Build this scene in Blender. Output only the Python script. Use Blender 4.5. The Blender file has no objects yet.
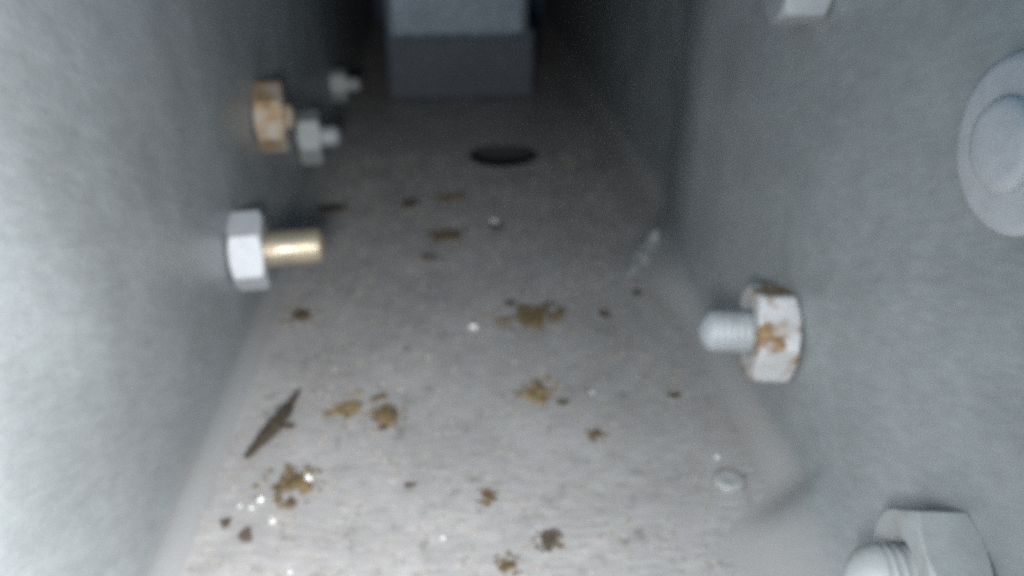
import bpy, bmesh, math, random
from mathutils import Vector, Matrix, noise

S = 0.01                       # the numbers below are centimetres
scene = bpy.context.scene
col = scene.collection
R = math.radians

# ------------------------------------------------------------------ camera
cam_data = bpy.data.cameras.new('camera')
cam = bpy.data.objects.new('camera', cam_data)
col.objects.link(cam)
cam_data.sensor_width = 36.0
cam_data.lens = 28.125
cam_data.clip_start = 0.002
cam_data.clip_end = 5.0
cam.location = (0, 0, 8.3 * S)
cam.rotation_euler = (R(90 - 28), 0, R(-4.55))
cam_data.dof.use_dof = True                 # the phone focused a little short
cam_data.dof.focus_distance = 6.0 * S
cam_data.dof.aperture_fstop = 29.0
scene.camera = cam

# ------------------------------------------------------------------ ambient and lamp
world = bpy.data.worlds.new('World')
scene.world = world
world.use_nodes = True
bg = world.node_tree.nodes['Background']
bg.inputs['Color'].default_value = (0.47, 0.745, 1.0, 1)
bg.inputs['Strength'].default_value = 0.45

def area(name, loc, target, sx, sy, power, color):
    d = bpy.data.lights.new(name, 'AREA')
    d.shape = 'RECTANGLE'
    d.size, d.size_y = sx * S, sy * S
    d.energy = power
    d.color = color
    o = bpy.data.objects.new(name, d)
    col.objects.link(o)
    o.location = Vector(loc) * S
    o.rotation_euler = (Vector(target) - Vector(loc)).to_track_quat('-Z', 'Y').to_euler()
    return o

area('work_lamp', (-0.6, -0.2, 6.6), (-6.4, 4.6, 2.4), 1.9, 1.9, 0.325, (1.0, 0.995, 0.985))

scene.view_settings.view_transform = 'Standard'
scene.view_settings.look = 'None'
scene.view_settings.exposure = 0.0
scene.view_settings.gamma = 1.0
scene.view_settings.use_curve_mapping = False
scene.render.engine = 'CYCLES'
scene.cycles.max_bounces = 6
scene.cycles.caustics_reflective = False
scene.cycles.caustics_refractive = False
scene.cycles.sample_clamp_indirect = 2.0
scene.cycles.pixel_filter_type = 'GAUSSIAN'
scene.cycles.filter_width = 4.5
scene.cycles.use_denoising = False      # keep the fine grain of a phone picture taken in poor light

# ------------------------------------------------------------------ materials
class Mat:
    def __init__(self, name):
        self.m = bpy.data.materials.new(name)
        self.m.use_nodes = True
        self.nt = self.m.node_tree
        self.b = self.nt.nodes['Principled BSDF']
        self.tc = self.nt.nodes.new('ShaderNodeTexCoord')
    def n(self, t, **kw):
        nd = self.nt.nodes.new(t)
        for k, v in kw.items():
            setattr(nd, k, v)
        return nd
    def l(self, a, b):
        self.nt.links.new(a, b)
    def coords(self, scale=(1, 1, 1), rot=(0, 0, 0), loc=(0, 0, 0)):
        mp = self.n('ShaderNodeMapping', vector_type='TEXTURE')     # turn first, then stretch
        mp.inputs['Scale'].default_value = [S / s for s in scale]
        mp.inputs['Rotation'].default_value = rot
        mp.inputs['Location'].default_value = loc
        self.l(self.tc.outputs['Object'], mp.inputs['Vector'])
        return mp.outputs['Vector']
    def noise(self, vec, scale, detail=4, rough=0.6):
        t = self.n('ShaderNodeTexNoise')
        t.inputs['Scale'].default_value = scale
        t.inputs['Detail'].default_value = detail
        t.inputs['Roughness'].default_value = rough
        self.l(vec, t.inputs['Vector'])
        return t
    def ramp(self, fac, stops):
        r = self.n('ShaderNodeValToRGB')
        els = r.color_ramp.elements
        while len(els) < len(stops):
            els.new(0.5)
        for e, (p, c) in zip(els, stops):
            e.position = p
            e.color = (c, c, c, 1) if isinstance(c, (int, float)) else (*c, 1)
        self.l(fac, r.inputs['Fac'])
        return r.outputs['Color']
    def mix(self, fac, a, b, mode='MIX'):
        x = self.n('ShaderNodeMix', data_type='RGBA', blend_type=mode)
        for sock, v in ((x.inputs[0], fac), (x.inputs[6], a), (x.inputs[7], b)):
            if isinstance(v, (int, float)):
                sock.default_value = v
            elif isinstance(v, tuple):
                sock.default_value = (*v, 1)
            else:
                self.l(v, sock)
        return x.outputs[2]
    def bump(self, h, strength, dist):
        b = self.n('ShaderNodeBump')
        b.inputs['Strength'].default_value = strength
        b.inputs['Distance'].default_value = dist * S
        self.l(h, b.inputs['Height'])
        self.l(b.outputs['Normal'], self.b.inputs['Normal'])
    def set(self, **kw):
        for k, v in kw.items():
            s = self.b.inputs[k.replace('_', ' ')]
            if isinstance(v, (int, float)):
                s.default_value = v
            elif isinstance(v, tuple):
                s.default_value = (*v, 1)
            else:
                self.l(v, s)
        return self

def grey_metal(name, base, stretch, rot=(0, 0, 0), stain=0.0, rough=0.5, metallic=0.25, streak=0.22, floor_tone=None):
    """dull galvanised sheet: broad mottling, drawn grain with a slight tint, dirt spots"""
    k = Mat(name)
    v = k.coords()
    vs = k.coords(stretch, rot)
    big = k.noise(v, 0.55, 5, 0.6)
    c = k.mix(0.55, base, k.ramp(big.outputs['Fac'], [(0.3, tuple(x * 0.78 for x in base)), (0.7, tuple(x * 1.16 for x in base))]))
    grain = k.noise(vs, 1.0, 3, 0.7)
    c = k.mix(streak * 2.2, c, k.ramp(grain.outputs['Fac'], [(0.25, 0.22), (0.5, 0.5), (0.75, 0.80)]), 'OVERLAY')
    tint = k.noise(vs, 0.8, 2, 0.6)
    c = k.mix(streak * 0.9, c, k.mix(0.75, tint.outputs['Color'], (0.5, 0.5, 0.5)), 'OVERLAY')
    if stain:
        dv = k.noise(v, 2.3, 6, 0.65)
        d = k.ramp(dv.outputs['Fac'], [(0.57, 0.0), (0.72, 1.0)])
        dd = k.mix(1.0, d, (stain,) * 3, 'MULTIPLY')
        c = k.mix(dd, c, (0.13, 0.115, 0.095))
        sp = k.noise(v, 7.5, 3, 0.5)
        sd = k.ramp(sp.outputs['Fac'], [(0.66, 0.0), (0.74, 0.7)])
        c = k.mix(k.mix(1.0, sd, (stain,) * 3, 'MULTIPLY'), c, (0.16, 0.11, 0.06))
        wh = k.noise(k.coords(loc=(3.3, 1.7, 9.1)), 6.0, 3, 0.5)
        c = k.mix(k.ramp(wh.outputs['Fac'], [(0.64, 0.0), (0.74, 0.45)]), c, (0.72, 0.70, 0.68))
    if floor_tone:                                     # blends the bent foot of the sheet towards the floor's paler colour
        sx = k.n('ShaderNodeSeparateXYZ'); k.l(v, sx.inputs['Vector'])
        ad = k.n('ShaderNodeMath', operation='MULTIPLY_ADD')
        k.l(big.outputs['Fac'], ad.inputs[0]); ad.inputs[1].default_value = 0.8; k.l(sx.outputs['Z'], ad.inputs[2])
        c = k.mix(k.ramp(ad.outputs[0], [(0.45, 0.95), (1.0, 0.0)]), c, floor_tone)
    k.set(Base_Color=c, Metallic=metallic)
    k.set(Roughness=k.ramp(big.outputs['Fac'], [(0.3, rough - 0.07), (0.7, rough + 0.1)]))
    fine = k.noise(v, 14, 4, 0.65)
    hsum = k.mix(0.5, fine.outputs['Fac'], grain.outputs['Fac'])
    k.bump(hsum, 0.25, 0.02)
    return k.m

M = {}
M['floor'] = grey_metal('dirty_grey_floor_sheet', (0.462, 0.450, 0.446), (2.6, 11, 11), (0, 0, R(-4)), stain=0.7, rough=0.5, streak=0.2)
M['left'] = grey_metal('grey_left_sheet', (0.332, 0.362, 0.373), (9, 2.6, 10), (R(-28), 0, 0), rough=0.42, metallic=0.3, streak=0.10, floor_tone=(0.43, 0.43, 0.43))
M['right'] = grey_metal('grey_right_sheet', (0.332, 0.362, 0.373), (9, 2.6, 10), (R(-28), 0, 0), rough=0.5, streak=0.10, floor_tone=(0.462, 0.450, 0.446))
M['dark'] = grey_metal('shade_dark_back', (0.055, 0.09, 0.15), (3.0, 8, 8), rough=0.6, streak=0.2, metallic=0.0)  # deep shade and bluish haze of the far end put into this colour
M['web'] = grey_metal('shaded_web_plate', (0.075, 0.09, 0.108), (3.0, 8, 8), rough=0.6, streak=0.3, metallic=0.0)  # the upper block's shadow is put into this darker plate colour
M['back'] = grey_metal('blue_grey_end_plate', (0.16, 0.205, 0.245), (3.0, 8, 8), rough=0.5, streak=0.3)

def zinc(name, base, rust=0.0, rough=0.38, lo=0.52, hi=0.6, metallic=0.5, off=0.0, rscale=2.1, rdetail=5):
    k = Mat(name)
    v = k.coords(loc=(off, off * 0.7, off * 1.3))
    n1 = k.noise(v, 3.5, 4, 0.6)
    c = k.mix(0.6, base, k.ramp(n1.outputs['Fac'], [(0.3, tuple(x * 0.8 for x in base)), (0.7, tuple(min(1, x * 1.12) for x in base))]))
    k.set(Metallic=metallic, Roughness=rough)
    if rust:
        n2 = k.noise(v, rscale, rdetail, 0.62)
        f = k.ramp(n2.outputs['Fac'], [(lo, 0.0), (hi, rust)])
        n3 = k.noise(v, 9, 4, 0.6)
        rc = k.ramp(n3.outputs['Fac'], [(0.3, (0.11, 0.062, 0.026)), (0.55, (0.28, 0.17, 0.075)), (0.75, (0.42, 0.31, 0.18))])
        c = k.mix(f, c, rc)
        k.set(Metallic=k.mix(f, (metallic,) * 3, (0, 0, 0)), Roughness=k.mix(f, (rough,) * 3, (0.85, 0.85, 0.85)))
    k.set(Base_Color=c)
    k.bump(k.noise(v, 12, 4, 0.6).outputs['Fac'], 0.25, 0.02)
    return k.m

M['hole_shade'] = grey_metal('black_hole_shade', (0.02, 0.024, 0.03), (5, 5, 5), rough=0.6, streak=0.1, metallic=0.0)  # shade inside the floor hole, put into a near-black colour
M['zinc'] = zinc('pale_zinc', (0.47, 0.49, 0.52), rough=0.6, metallic=0.15)
M['zinc_dull'] = zinc('dull_zinc', (0.38, 0.41, 0.43), rust=0.25, lo=0.6, hi=0.7, rough=0.55, metallic=0.2)
M['zinc_rusty'] = zinc('rust_spotted_zinc', (0.56, 0.57, 0.58), rust=0.95, lo=0.49, hi=0.58, rscale=1.8, rdetail=3, off=5.6, rough=0.65, metallic=0.1)
M['rusty'] = zinc('rusted_nut', (0.34, 0.31, 0.26), rust=0.85, lo=0.44, hi=0.60, off=1.3, metallic=0.0, rough=0.8)
M['brass'] = zinc('yellow_passivated_thread', (0.50, 0.44, 0.34), rust=0.4, lo=0.5, hi=0.7, rough=0.36, metallic=0.7)
M['grey_nut'] = zinc('dull_grey_coated', (0.35, 0.375, 0.38), rust=0.3, lo=0.58, hi=0.72, off=7.7, rough=0.6, metallic=0.1)
M['steel'] = zinc('grey_thread', (0.45, 0.48, 0.51), rough=0.4, metallic=0.4)

def crumb_mat(name, a, b, rough=0.8):
    k = Mat(name)
    n1 = k.noise(k.coords(), 8, 4, 0.6)
    k.set(Base_Color=k.ramp(n1.outputs['Fac'], [(0.3, a), (0.7, b)]), Roughness=rough)
    k.bump(k.noise(k.coords(), 20, 3, 0.6).outputs['Fac'], 0.5, 0.02)
    return k.m
M['flake'] = crumb_mat('ochre_rust_flake', (0.11, 0.075, 0.033), (0.31, 0.235, 0.13))
M['flake_dark'] = crumb_mat('brown_rust_flake', (0.06, 0.043, 0.02), (0.20, 0.142, 0.074))
M['sliver'] = crumb_mat('dark_brown_bark', (0.024, 0.019, 0.013), (0.075, 0.056, 0.036))
M['crumb'] = crumb_mat('dark_crumb', (0.035, 0.028, 0.022), (0.11, 0.085, 0.06))
M['glint'] = crumb_mat('white_glint', (0.80, 0.80, 0.80), (0.92, 0.92, 0.92), 0.12)  # highlights of tiny shards put into a bright white colour
M['floor_tone'] = crumb_mat('fine_grit', (0.08, 0.065, 0.05), (0.50, 0.46, 0.40))
M['pale_streak'] = crumb_mat('pale_streak_grey', (0.31, 0.325, 0.33), (0.38, 0.39, 0.395), 0.8)
kb = Mat('clear_drop')
kb.set(Base_Color=(0.42, 0.43, 0.43), Roughness=0.08, Transmission_Weight=0.15, IOR=1.4)
M['drop'] = kb.m

# ------------------------------------------------------------------ helpers
def mesh_obj(name, verts, faces, mat, parent=None, smooth=False, loc=None):
    me = bpy.data.meshes.new(name)
    me.from_pydata([(x * S, y * S, z * S) for x, y, z in verts], [], faces)
    bm = bmesh.new(); bm.from_mesh(me)
    bmesh.ops.recalc_face_normals(bm, faces=bm.faces)
    bm.to_mesh(me); bm.free()
    if smooth:
        for p in me.polygons:
            p.use_smooth = True
    me.materials.append(M[mat])
    o = bpy.data.objects.new(name, me)
    col.objects.link(o)
    if parent:
        o.parent = parent
    if loc:
        o.location = Vector(loc) * S
    return o

def tag(o, label, cat, group=None):
    o['label'] = label
    o['category'] = cat
    if group:
        o['group'] = group
    return o

def structure(o, label=None):
    o['kind'] = 'structure'
    if label:
        o['label'] = label
    return o

def sm(a, b, x):
    t = max(0.0, min(1.0, (x - a) / (b - a)))
    return t * t * (3 - 2 * t)

# ------------------------------------------------------------------ setting: the channel
XL, XR, YB, YF = -4.05, 4.97, 50.0, -7.0
HX, HY, HR = 1.67, 24.66, 1.10                 # drain hole

def build_floor():
    bm = bmesh.new()
    th = 0.09
    N = 48
    outer = [(XL - 0.3, YF), (6.4, YF), (6.4, YB), (XL - 0.3, YB)]
    ring = []
    for i in range(N):
        a = 2 * math.pi * i / N
        r = HR * (1 + 0.02 * math.sin(3 * a + 1))
        ring.append((HX + r * math.cos(a), HY + r * 0.97 * math.sin(a)))
    ov = [bm.verts.new((x * S, y * S, 0)) for x, y in outer]
    r0 = [bm.verts.new((x * S, y * S, 0)) for x, y in ring]
    es = [bm.edges.new((l[i], l[(i + 1) % len(l)])) for l in (ov, r0) for i in range(len(l))]
    bmesh.ops.triangle_fill(bm, edges=es, use_beauty=True, use_dissolve=False)
    for f in list(bm.faces):                    # safety: nothing may close the hole
        c = f.calc_center_median() / S
        if (c.x - HX) ** 2 + (c.y - HY) ** 2 < (HR * 0.8) ** 2:
            bm.faces.remove(f)
    # rounded lip, then the cut wall of the hole
    prev = r0
    for dr, z in ((-0.03, -0.01), (-0.05, -0.04), (-0.05, -th)):
        cur = []
        for x, y in ring:
            k = (HR + dr) / HR
            cur.append(bm.verts.new(((HX + (x - HX) * k) * S, (HY + (y - HY) * k) * S, z * S)))
        for i in range(N):
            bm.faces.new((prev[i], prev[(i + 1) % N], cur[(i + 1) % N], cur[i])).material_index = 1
        prev = cur
    bmesh.ops.recalc_face_normals(bm, faces=bm.faces)
    me = bpy.data.meshes.new('channel_floor'); bm.to_mesh(me); bm.free()
    me.materials.append(M['floor'])
    me.materials.append(M['hole_shade'])             # the hole's shade painted onto its cut edge
    o = bpy.data.objects.new('channel_floor', me); col.objects.link(o)
    return structure(o)
build_floor()
# box under the drain hole, its shade painted near black
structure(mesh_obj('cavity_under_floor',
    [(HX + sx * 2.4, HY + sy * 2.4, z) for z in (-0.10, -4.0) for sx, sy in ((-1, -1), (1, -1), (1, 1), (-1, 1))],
    [(0, 1, 5, 4), (1, 2, 6, 5), (2, 3, 7, 6), (3, 0, 4, 7), (4, 5, 6, 7)], 'hole_shade'))

def sweep_wall(name, plan, mat, radius, top=10.5):
    """plan: points (x, y, nx, ny), normal pointing into the channel; bent foot of radius(y) onto the floor"""
    verts, faces = [], []
    NF = 9
    zs = [0.0, 0.15, 0.4, 0.7, 1.0]
    cols = NF + len(zs)
    for x, y, nx, ny in plan:
        r = radius(y)
        for i in range(NF):
            a = math.pi / 2 * i / (NF - 1)
            o = r * (1 - math.sin(a)) ; z = 0.004 + r * (1 - math.cos(a))
            verts.append((x + nx * o, y + ny * o, z))
        for t in zs[1:] + [1.15]:
            z = r + (top - r) * min(t, 1.0)
            w = 0.05 * noise.noise((y * 0.25, z * 0.3, x)) * sm(0.0, 0.3, t)
            if t > 1.0:
                verts.append((x - nx * 0.35, y - ny * 0.35, top))
            else:
                verts.append((x + nx * w, y + ny * w, z))
    for j in range(len(plan) - 1):
        for i in range(cols - 1):
            a = j * cols + i
            faces.append((a, a + 1, a + cols + 1, a + cols))
    o = mesh_obj(name, verts, faces, mat, smooth=True)
    return structure(o)

ys = [YF + i * 0.35 for i in range(int((YB - YF) / 0.35) + 1)] + [YB]
sweep_wall('channel_wall_left', [(XL, y, 1, 0) for y in ys], 'left', lambda y: 0.30)

plan = [(XR, YF + i * 0.25, -1, 0) for i in range(int((14.9 - YF) / 0.25) + 1)]
for i in range(1, 61):                           # the sheet jogs outwards beyond the near panel
    t = i / 60
    y_ = 15.0 + 6.0 * t
    dx = 0.85 * 6 * t * (1 - t) / 6.0
    nl = math.hypot(1, dx)
    plan.append((XR + 0.85 * sm(0, 1, t), y_, -1 / nl, dx / nl))
plan += [(XR + 0.85, 21.0 + i * 0.5, -1, 0) for i in range(1, 59)]
def rr(y):
    return 0.42 + 0.95 * sm(8.9, 7.9, y) * sm(4.2, 6.0, y) + 0.45 * sm(13.5, 16.0, y) * sm(20.0, 17.5, y)
sweep_wall('channel_wall_right', plan, 'right', rr)

def box(x0, x1, y0, y1, z0, z1):
    return ([(x, y, z) for z in (z0, z1) for x, y in ((x0, y0), (x1, y0), (x1, y1), (x0, y1))],
            [(0, 1, 2, 3), (4, 5, 6, 7), (0, 1, 5, 4), (1, 2, 6, 5), (2, 3, 7, 6), (3, 0, 4, 7)])
def bevel(o, w, seg=3):
    b = o.modifiers.new('bevel', 'BEVEL'); b.width = w * S; b.segments = seg; b.limit_method = 'ANGLE'
    return o
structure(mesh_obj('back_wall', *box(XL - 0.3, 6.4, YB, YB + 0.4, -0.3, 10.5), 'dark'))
structure(mesh_obj('unseen_cover', *box(XL - 0.4, 6.4, 13.0, YB + 0.4, 10.52, 10.8), 'dark'))  # out-of-view cover, added to keep ambient light off the far end
post = bpy.data.objects.new('end_bracket', None); col.objects.link(post)
post.location = (0.5 * S, 30 * S, 0)
tag(post, 'blue-grey metal end bracket closing the dark far end of the channel', 'bracket')
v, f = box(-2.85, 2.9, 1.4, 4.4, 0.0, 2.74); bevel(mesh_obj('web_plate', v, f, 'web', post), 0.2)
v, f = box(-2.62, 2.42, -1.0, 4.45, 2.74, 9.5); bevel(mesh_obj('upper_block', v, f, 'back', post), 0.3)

# ------------------------------------------------------------------ fasteners
def lathe(profile, n=32, axis='X'):
    verts, faces = [], []
    for x, r in profile:
        for i in range(n):
            a = 2 * math.pi * i / n
            verts.append((x, r * math.cos(a), r * math.sin(a)))
    for j in range(len(profile) - 1):
        for i in range(n):
            faces.append((j * n + i, j * n + (i + 1) % n, (j + 1) * n + (i + 1) % n, (j + 1) * n + i))
    faces.append(tuple(range(n - 1, -1, -1)))
    faces.append(tuple((len(profile) - 1) * n + i for i in range(n)))
    return verts, faces

def hex_nut(ac, th, bore, rot):
    """hexagon along +X with chamfered corners (round chamfer circle) and a countersunk bore"""
    r = ac / 2; n = 72
    def hx(a, rad):
        b = (a - rot) % (math.pi / 3) - math.pi / 6
        return rad * math.cos(math.pi / 6) / math.cos(b)
    af = r * math.cos(math.pi / 6)
    ch = (r - af) * 0.62
    rows = []
    def row(fn):
        rows.append([fn(2 * math.pi * i / n) for i in range(n)])
    def P(x, rad, a):
        return (x, rad * math.cos(a), rad * math.sin(a))
    def chz(a):                                   # chamfer depth grows towards the corners
        return max(0.0, (hx(a, r) - af * 0.985)) / (r - af * 0.985) * ch
    row(lambda a: P(0.0, bore, a))
    row(lambda a: P(0.0, af * 0.985, a))
    row(lambda a: P(chz(a), hx(a, r), a))
    row(lambda a: P(th - chz(a), hx(a, r), a))
    row(lambda a: P(th, af * 0.985, a))
    row(lambda a: P(th, bore * 1.18, a))
    row(lambda a: P(th - bore * 0.2, bore, a))
    verts = [p for rw in rows for p in rw]
    faces = []
    for j in range(len(rows)):
        k = (j + 1) % len(rows)
        for i in range(n):
            faces.append((j * n + i, j * n + (i + 1) % n, k * n + (i + 1) % n, k * n + i))
    return verts, faces

def thread(x0, x1, r, pitch=0.1, dome=0.06):
    """helical V thread ending in a small chamfer and a slightly domed tip"""
    n = 28
    steps = int((x1 - x0 - 0.08) / pitch * n)
    verts, faces = [], []
    turns = max(1, steps // n)
    prof = [(x0, r)]
    for k in range(turns):
        b = x0 + k * pitch
        prof += [(b + pitch * 0.15, r), (b + pitch * 0.5, r * 0.93), (b + pitch * 0.85, r)]
    e = x0 + turns * pitch
    prof += [(e + 0.02, r * 0.97), (x1 - 0.015, r * 0.86), (x1 + dome * 0.45, r * 0.62), (x1 + dome * 0.8, r * 0.33), (x1 + dome, r * 0.06)]
    v, f = lathe(prof, n)
    # lean the rings into a helix
    out = []
    for x, y, z in v:
        a = math.atan2(z, y)
        sh = a / (2 * math.pi) * pitch if x0 + pitch * 0.5 < x < e - pitch * 0.5 else 0.0
        out.append((x + sh, y, z))
    return out, f

def fastener(name, label, side, y, z, nut_mat, bolt_mat, protr, rot, ac=1.5, th=0.60, dia=0.58, tilt=R(7), nut_label=None, wall=None, soft=0.05, dome=0.06):
    root = bpy.data.objects.new(name, None); col.objects.link(root)
    x = (XL if side > 0 else XR) if wall is None else wall
    root.location = Vector((x, y, z)) * S
    root.rotation_euler = (0, 0, (0 if side > 0 else math.pi) + tilt * side)
    tag(root, label, 'bolt', 'nuts and bolts through the channel walls')
    v, f = hex_nut(ac, th, dia / 2 + 0.01, R(rot))
    v = [(a - 0.03, b, c) for a, b, c in v]
    nt = mesh_obj('nut', v, f, nut_mat, root)
    bevel(nt, soft, 3)
    if nut_label:
        nt['label'] = nut_label
    v, f = thread(0.0, th + protr, dia / 2, dome=dome)
    mesh_obj('threaded_shank', v, f, bolt_mat, root, smooth=True)
    return root

fastener('bolt_with_nut', 'clean pale grey hex nut with long brassy threaded bolt end on left wall', 1, 13.75, 1.93, 'zinc', 'brass', 0.98, 15, dia=0.68)
fastener('bolt_with_nut', 'brown rusty hex nut high on the shaded left wall', 1, 17.1, 3.5, 'rusty', 'rusty', 0.10, 20)
fastener('bolt_with_nut', 'dull grey nut with short bright-tipped bolt just beyond the rusty left nut', 1, 21.4, 1.72, 'grey_nut', 'zinc_dull', 0.42, 8)
fastener('bolt_with_nut', 'small farthest nut in the darkness at far left, near end bracket', 1, 28.3, 1.45, 'grey_nut', 'grey_nut', 0.4, 12, ac=1.15, th=0.55, dia=0.5)
fastener('bolt_with_nut', 'rust-spotted white nut with short thick bolt end on right wall', -1, 10.05, 2.0, 'zinc_rusty', 'zinc_dull', 0.60, 12, ac=1.55, dia=0.66, dome=0.12)
fastener('bolt_with_nut', 'pale nut cut off by the top edge, high on right wall', -1, 10.95, 7.05, 'zinc_dull', 'grey_nut', 0.25, 18)
fastener('bolt_with_nut', 'large close grey nut and bolt end in the bottom right corner', -1, 5.42, 1.84, 'grey_nut', 'grey_nut', 0.36, 40, ac=1.6, dia=0.7, soft=0.10, dome=0.16)

boss = bpy.data.objects.new('flanged_bolt_head', None); col.objects.link(boss)
boss.location = Vector((XR, 6.36, 6.13)) * S
boss.rotation_euler = (0, 0, math.pi)
tag(boss, 'round flanged bolt head on right wall, cut by the right edge', 'bolt')
v, f = lathe([(0.0, 0.80), (0.06, 0.80), (0.11, 0.76), (0.13, 0.70), (0.14, 0.40)], 48)
fl = mesh_obj('flange', v, f, 'zinc', boss, smooth=True); 
v, f = lathe([(0.13, 0.42), (0.19, 0.42), (0.24, 0.38), (0.26, 0.30), (0.27, 0.08)], 40)
hd = mesh_obj('head', v, f, 'zinc', boss, smooth=True)
for o in (fl, hd):
    m_ = o.modifiers.new('edge', 'EDGE_SPLIT'); m_.split_angle = R(50)

# ------------------------------------------------------------------ debris
def lump_geo(rng, w, d, h, sub=2, rough=0.35):
    bm = bmesh.new()
    bmesh.ops.create_icosphere(bm, subdivisions=sub, radius=1.0)
    off = Vector((rng.uniform(-50, 50), rng.uniform(-50, 50), rng.uniform(-50, 50)))
    vs, fs = [], []
    for v in bm.verts:
        k = 1 + rough * noise.noise(v.co * 1.3 + off) + rough * 0.6 * noise.noise(v.co * 3.1 + off)
        p = v.co * k
        vs.append(Vector((p.x * w / 2, p.y * d / 2, p.z * h / 2)))
    fs = [tuple(v.index for v in f.verts) for f in bm.faces]
    bm.free()
    return vs, fs

def settle(vs):
    lo = min(v[2] for v in vs)
    return [(v[0], v[1], max(0.005, v[2] - lo - 0.01)) for v in vs]

def crumb(name, label, cat, x, y, w, d, h, rot, mat, seed, pieces=1, spread=0.0, group=None, sub=2):
    rng = random.Random(seed)
    V, F = [], []
    for i in range(pieces * 2 - 1):
        q = 1.0 if i == 0 else rng.uniform(0.2, 0.5)
        vs, fs = lump_geo(rng, w * q, d * q, h * rng.uniform(0.35, 0.6), sub, 0.85)
        tl = Matrix.Rotation(rng.uniform(-0.25, 0.25), 3, 'X') @ Matrix.Rotation(rng.uniform(0, 6.28) if i else 0, 3, 'Z')
        ox, oy = (0, 0) if i == 0 else (rng.gauss(0, 1) * spread, rng.gauss(0, 1) * spread * 0.9)
        vs = settle([tl @ v for v in vs])
        b = len(V)
        V += [(p[0] + ox, p[1] + oy, p[2]) for p in vs]
        F += [tuple(k + b for k in f) for f in fs]
    for i in range(pieces * 9 if pieces > 1 else 0):
        sz = rng.uniform(0.025, 0.075)
        vs, fs = lump_geo(rng, sz * 1.5, sz, sz * 0.6, 1, 0.5)
        q, e = rng.uniform(0, 6.28), (w + spread) * rng.uniform(0.3, 0.8)
        b = len(V)
        V += [(p[0] + e * math.cos(q), p[1] + e * math.sin(q), p[2]) for p in settle(vs)]
        F += [tuple(k + b for k in f) for f in fs]
    o = mesh_obj(name, V, F, mat, smooth=(mat == 'glint'))
    o.location = Vector((x, y, 0.003)) * S
    o.rotation_euler = (0, 0, R(rot))
    return tag(o, label, cat, group)

def sliver():
    """curved dark splinter, thick in the middle, with a broken side spur"""
    V, F = [], []
    n, m = 22, 10
    a, b = Vector((-3.36, 10.08, 0.05)), Vector((-2.78, 11.62, 0.16))
    d = (b - a); side = Vector((d.y, -d.x, 0)).normalized()
    for j in range(n + 1):
        t = j / n
        c = a + d * t + side * (0.05 * math.sin(t * 3.1)) 
        wd = 0.125 * (math.sin(math.pi * min(1, t * 0.85 + 0.06)) ** 0.75) * (1.0 - 0.45 * sm(0.55, 0.95, t)) + 0.015
        wd *= 1 + 0.3 * noise.noise((t * 8, 3, 1))
        for i in range(m):
            q = 2 * math.pi * i / m
            rr_ = 1 + 0.18 * noise.noise((t * 10, math.cos(q), math.sin(q)))
            p = c + side * (math.cos(q) * wd * rr_) + Vector((0, 0, 0.06 + math.sin(q) * wd * 0.55 * rr_))
            V.append((p.x, p.y, max(0.005, p.z)))
    for j in range(n):
        for i in range(m):
            F.append((j * m + i, j * m + (i + 1) % m, (j + 1) * m + (i + 1) % m, (j + 1) * m + i))
    F += [tuple(range(m)), tuple(n * m + i for i in range(m))]
    rng = random.Random(5)
    vs, fs = lump_geo(rng, 0.24, 0.13, 0.08, 2, 0.4)
    b0 = len(V)
    V += [(p[0] - 2.86, p[1] + 10.92, p[2]) for p in settle(vs)]
    F += [tuple(k + b0 for k in f) for f in fs]
    ox, oy = -3.05, 10.95
    o = mesh_obj('wood_splinter', [(x - ox, y - oy, z) for x, y, z in V], F, 'sliver')
    o.location = Vector((ox, oy, 0.002)) * S
    tag(o, 'long dark brown splinter lying slanted near the left wall', 'splinter')
sliver()

G = 'rust flakes on the channel floor'
FL = [  # label, x, y, w, d, h, rot, mat, seed, pieces, spread
 ('ochre rust flake, rounder left one of the pair right of the splinter', -1.90, 11.33, .52, .50, .14, 10, 'flake', 1, 3, .16),
 ('brown curled rust flake, right one of the pair right of the splinter', -1.27, 11.05, .42, .46, .16, -30, 'flake_dark', 2, 3, .14),
 ('thin brown chip at the top of the flake pair', -1.43, 11.62, .32, .16, .08, 12, 'flake_dark', 3, 1, 0),
 ('big brown rust clump with a glinting grain, just below the splinter', -2.60, 9.48, .46, .46, .22, 30, 'flake_dark', 4, 5, .24),
 ('big olive brown rust clump in the middle of the floor', 1.52, 14.18, .62, .78, .20, 0, 'flake_dark', 5, 5, .26),
 ('thin ochre flake touching the left of the middle clump', 0.98, 14.15, .50, .22, .08, 8, 'flake', 6, 2, .16),
 ('ochre rust clump on the floor midway between middle clump and camera', 1.37, 11.62, .50, .48, .18, 40, 'flake', 7, 4, .2),
 ('small brown crumb below and right of the nearer ochre clump', 2.19, 10.33, .20, .22, .10, 0, 'flake_dark', 8, 2, .08),
 ('brown flake on the floor below the brassy bolt end at left', -3.20, 14.7, .42, .55, .08, 20, 'flake_dark', 9, 3, .2),
 ('thin brown flake on shaded floor, below left of the far shining grain', -0.27, 18.4, .75, .45, .07, -12, 'flake_dark', 10, 3, .25),
 ('faint ochre flake on the shaded floor nearest the hole', -0.02, 21.1, .70, .55, .07, 5, 'flake', 11, 2, .2),
 ('small brown flake in front of the thin far flake', -0.58, 17.2, .35, .35, .06, 0, 'flake_dark', 12, 2, .12),
 ('brown foreground flake at the centre, among pale grains', 0.36, 9.02, .28, .22, .08, -35, 'flake_dark', 13, 2, .1),
 ('small brown flake at the bottom edge of the picture, right of centre', 0.55, 7.66, .26, .20, .08, 10, 'flake_dark', 14, 2, .08),
]
for i, (lb, x, y, w, d, h, ro, mt, sd, pc, sp) in enumerate(FL):
    crumb('rust_flake', lb, 'flake', x, y, w * .88, d * .88, h, ro, mt, sd, pc, sp, G)

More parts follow.
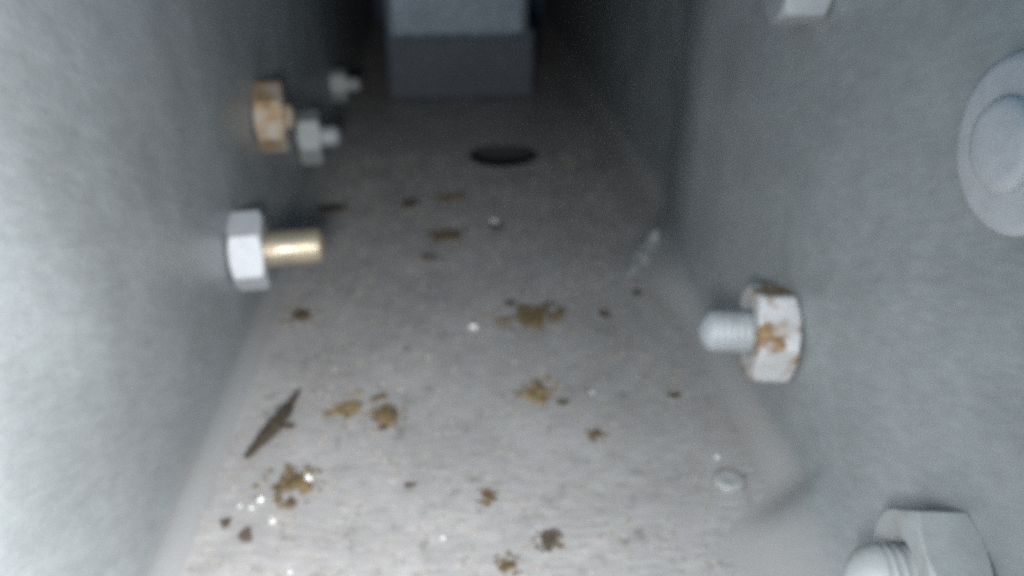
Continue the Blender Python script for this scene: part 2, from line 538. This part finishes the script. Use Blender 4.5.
G = 'dark crumbs on the channel floor'
CR = [
 ('flat black crumb below the dull grey nut at left', -3.18, 20.4, .80, .75, .10, 0, 31, 2, .25),
 ('blurred dark crumb far down the floor, left of centre', -1.23, 20.75, .55, .50, .10, 0, 32, 2, .18),
 ('dark crumb right under the bright far grain', 1.10, 18.95, .34, .30, .10, 0, 33, 1, 0),
 ('dark speck on the upper left of the middle rust clump', 1.15, 14.85, .20, .20, .10, 0, 34, 1, 0),
 ('dark speck on the upper right of the middle rust clump', 1.98, 14.75, .30, .16, .08, 10, 35, 1, 0),
 ('lone dark speck between middle clump and right wall', 3.06, 14.2, .24, .24, .09, 0, 36, 1, 0),
 ('dark speck just right of the nearer ochre clump', 1.78, 11.25, .20, .14, .07, 0, 37, 1, 0),
 ('dark crumb below the brown flake of the pair', -1.29, 10.78, .18, .12, .06, 0, 38, 1, 0),
 ('dark crumb at far bottom left, upper one of two', -3.40, 8.78, .17, .18, .10, 0, 39, 1, 0),
 ('dark crumb at far bottom left, lower one of two', -3.04, 8.47, .17, .20, .10, 0, 40, 1, 0),
 ('dark jagged crumb in the foreground right of centre', 1.14, 8.06, .20, .34, .14, 0, 41, 3, .09),
 ('tiny dark crumb in the foreground left of the brown flake', -0.80, 9.35, .16, .10, .06, 0, 42, 1, 0),
 ('tiny dark crumb lying close to the right wall under its recess edge', 3.95, 15.1, .22, .2, .08, 0, 43, 1, 0),
 ('dark speck inside the rust clump below the splinter', -2.72, 9.36, .12, .12, .26, 0, 44, 1, 0),
 ('faint dark crumb on floor under the rust-spotted right nut', 3.75, 11.3, .24, .2, .06, 0, 45, 1, 0),
]
for lb, x, y, w, d, h, ro, sd, pc, sp in CR:
    crumb('dark_crumb', lb, 'crumb', x, y, w, d, h, ro, 'crumb', sd, pc, sp, G)

G = 'glinting grains on the channel floor'
GR = [
 ('shining white grain far down the floor beside a dark crumb', 1.07, 19.25, .26, .30, .22, 51),
 ('single shining white grain left of the middle rust clump', 0.33, 13.92, .22, .24, .16, 52),
 ('glinting grain on the right side of the clump below the splinter', -2.33, 9.55, .17, .18, .30, 53),
 ('glinting grain left of the clump below the splinter, largest of three', -2.98, 9.20, .13, .14, .10, 54),
 ('glinting grain left of the clump below the splinter, leftmost of three', -3.26, 9.10, .09, .10, .07, 55),
 ('glinting grain left of the clump below the splinter, lowest of three', -3.08, 9.05, .10, .10, .08, 56),
 ('glinting grain above the clear drop near the right wall', 4.02, 9.62, .12, .13, .10, 57),
 ('glinting grain at the lower left edge of the picture', -2.33, 7.80, .11, .11, .08, 58),
 ('glinting grain right of the nearer ochre clump', 2.35, 11.5, .16, .12, .06, 59),
 ('glinting grain in the left foreground right of the two dark crumbs', -2.72, 8.75, .12, .12, .07, 60),
 ('tiny glinting grain in the foreground below the centre flake', -0.30, 8.25, .10, .09, .06, 61),
]
for lb, x, y, w, d, h, sd in GR:
    crumb('glint_grain', lb, 'grain', x, y, w * .72, d * .62, h * .9, 0, 'glint', sd, 1, 0, G)

# clear drop on the floor near the right wall
V, F = lathe([(0.005, 0.25), (0.045, 0.235), (0.07, 0.18), (0.06, 0.10), (0.05, 0.02)], 28)
V = [(y * (1.1 if y > 0 else 0.95), z * 0.95, x) for x, y, z in V]
dr = mesh_obj('water_drop', V, F, 'drop', smooth=True)
dr.location = Vector((4.0, 9.05, 0.012)) * S
tag(dr, 'small pale wet blob on the floor near the right wall', 'drop')

# low pale ridge running off the floor onto the bend of the right wall
pts = [(3.75, 15.7, -0.03), (4.15, 16.4, 0.0), (4.50, 17.0, 0.07), (4.76, 17.35, 0.19), (4.95, 17.55, 0.42)]
V, F = [], []
n_, m_ = 30, 8
for j in range(n_ + 1):
    t = j / n_ * (len(pts) - 1); i = min(int(t), len(pts) - 2); q = t - i
    p = Vector(pts[i]).lerp(Vector(pts[i + 1]), q)
    wd = (0.05 + 0.26 * math.sin(math.pi * j / n_) ** 0.8) * (1 + 0.4 * noise.noise((j * 0.4, 1, 2)))
    for a in range(m_):
        g = 2 * math.pi * a / m_
        V.append((p.x + wd * math.cos(g) * 0.75, p.y + wd * math.sin(g) * 0.9, p.z + wd * 0.35 * math.sin(g + 0.8)))
for j in range(n_):
    for a in range(m_):
        F.append((j * m_ + a, j * m_ + (a + 1) % m_, (j + 1) * m_ + (a + 1) % m_, (j + 1) * m_ + a))
F += [tuple(range(m_)), tuple(n_ * m_ + a for a in range(m_))]
se = mesh_obj('streak_ridge', [(x - 4.4, y - 17.0, z) for x, y, z in V], F, 'pale_streak', smooth=True)
se.location = Vector((4.4, 17.0, 0.0)) * S
tag(se, 'pale smear running from the floor up the far bend of the right wall', 'pale_streak')

# fine grit nobody could count
rng = random.Random(77)
V, F = [], []
for i in range(2600):
    x = rng.uniform(XL + 0.4, 4.5); y = 7 + 18 * rng.random() ** 1.4
    if (x - HX) ** 2 + (y - HY) ** 2 < 1.4 ** 2:
        continue
    s = rng.uniform(0.012, 0.035) * (1 + (y - 7) / 18)
    b = len(V); a = rng.uniform(0, 6.28)
    for k in range(4):
        q = a + k * math.pi / 2 + rng.uniform(-.3, .3)
        V.append((x + s * rng.uniform(.7, 1.6) * math.cos(q), y + s * math.sin(q), 0.004))
    V.append((x, y, s * rng.uniform(0.6, 1.2)))
    F += [(b, b + 1, b + 4), (b + 1, b + 2, b + 4), (b + 2, b + 3, b + 4), (b + 3, b, b + 4)]
gr = mesh_obj('grit', V, F, 'floor_tone')
gr['kind'] = 'stuff'
tag(gr, 'fine pale and brown grit scattered over the floor', 'grit')
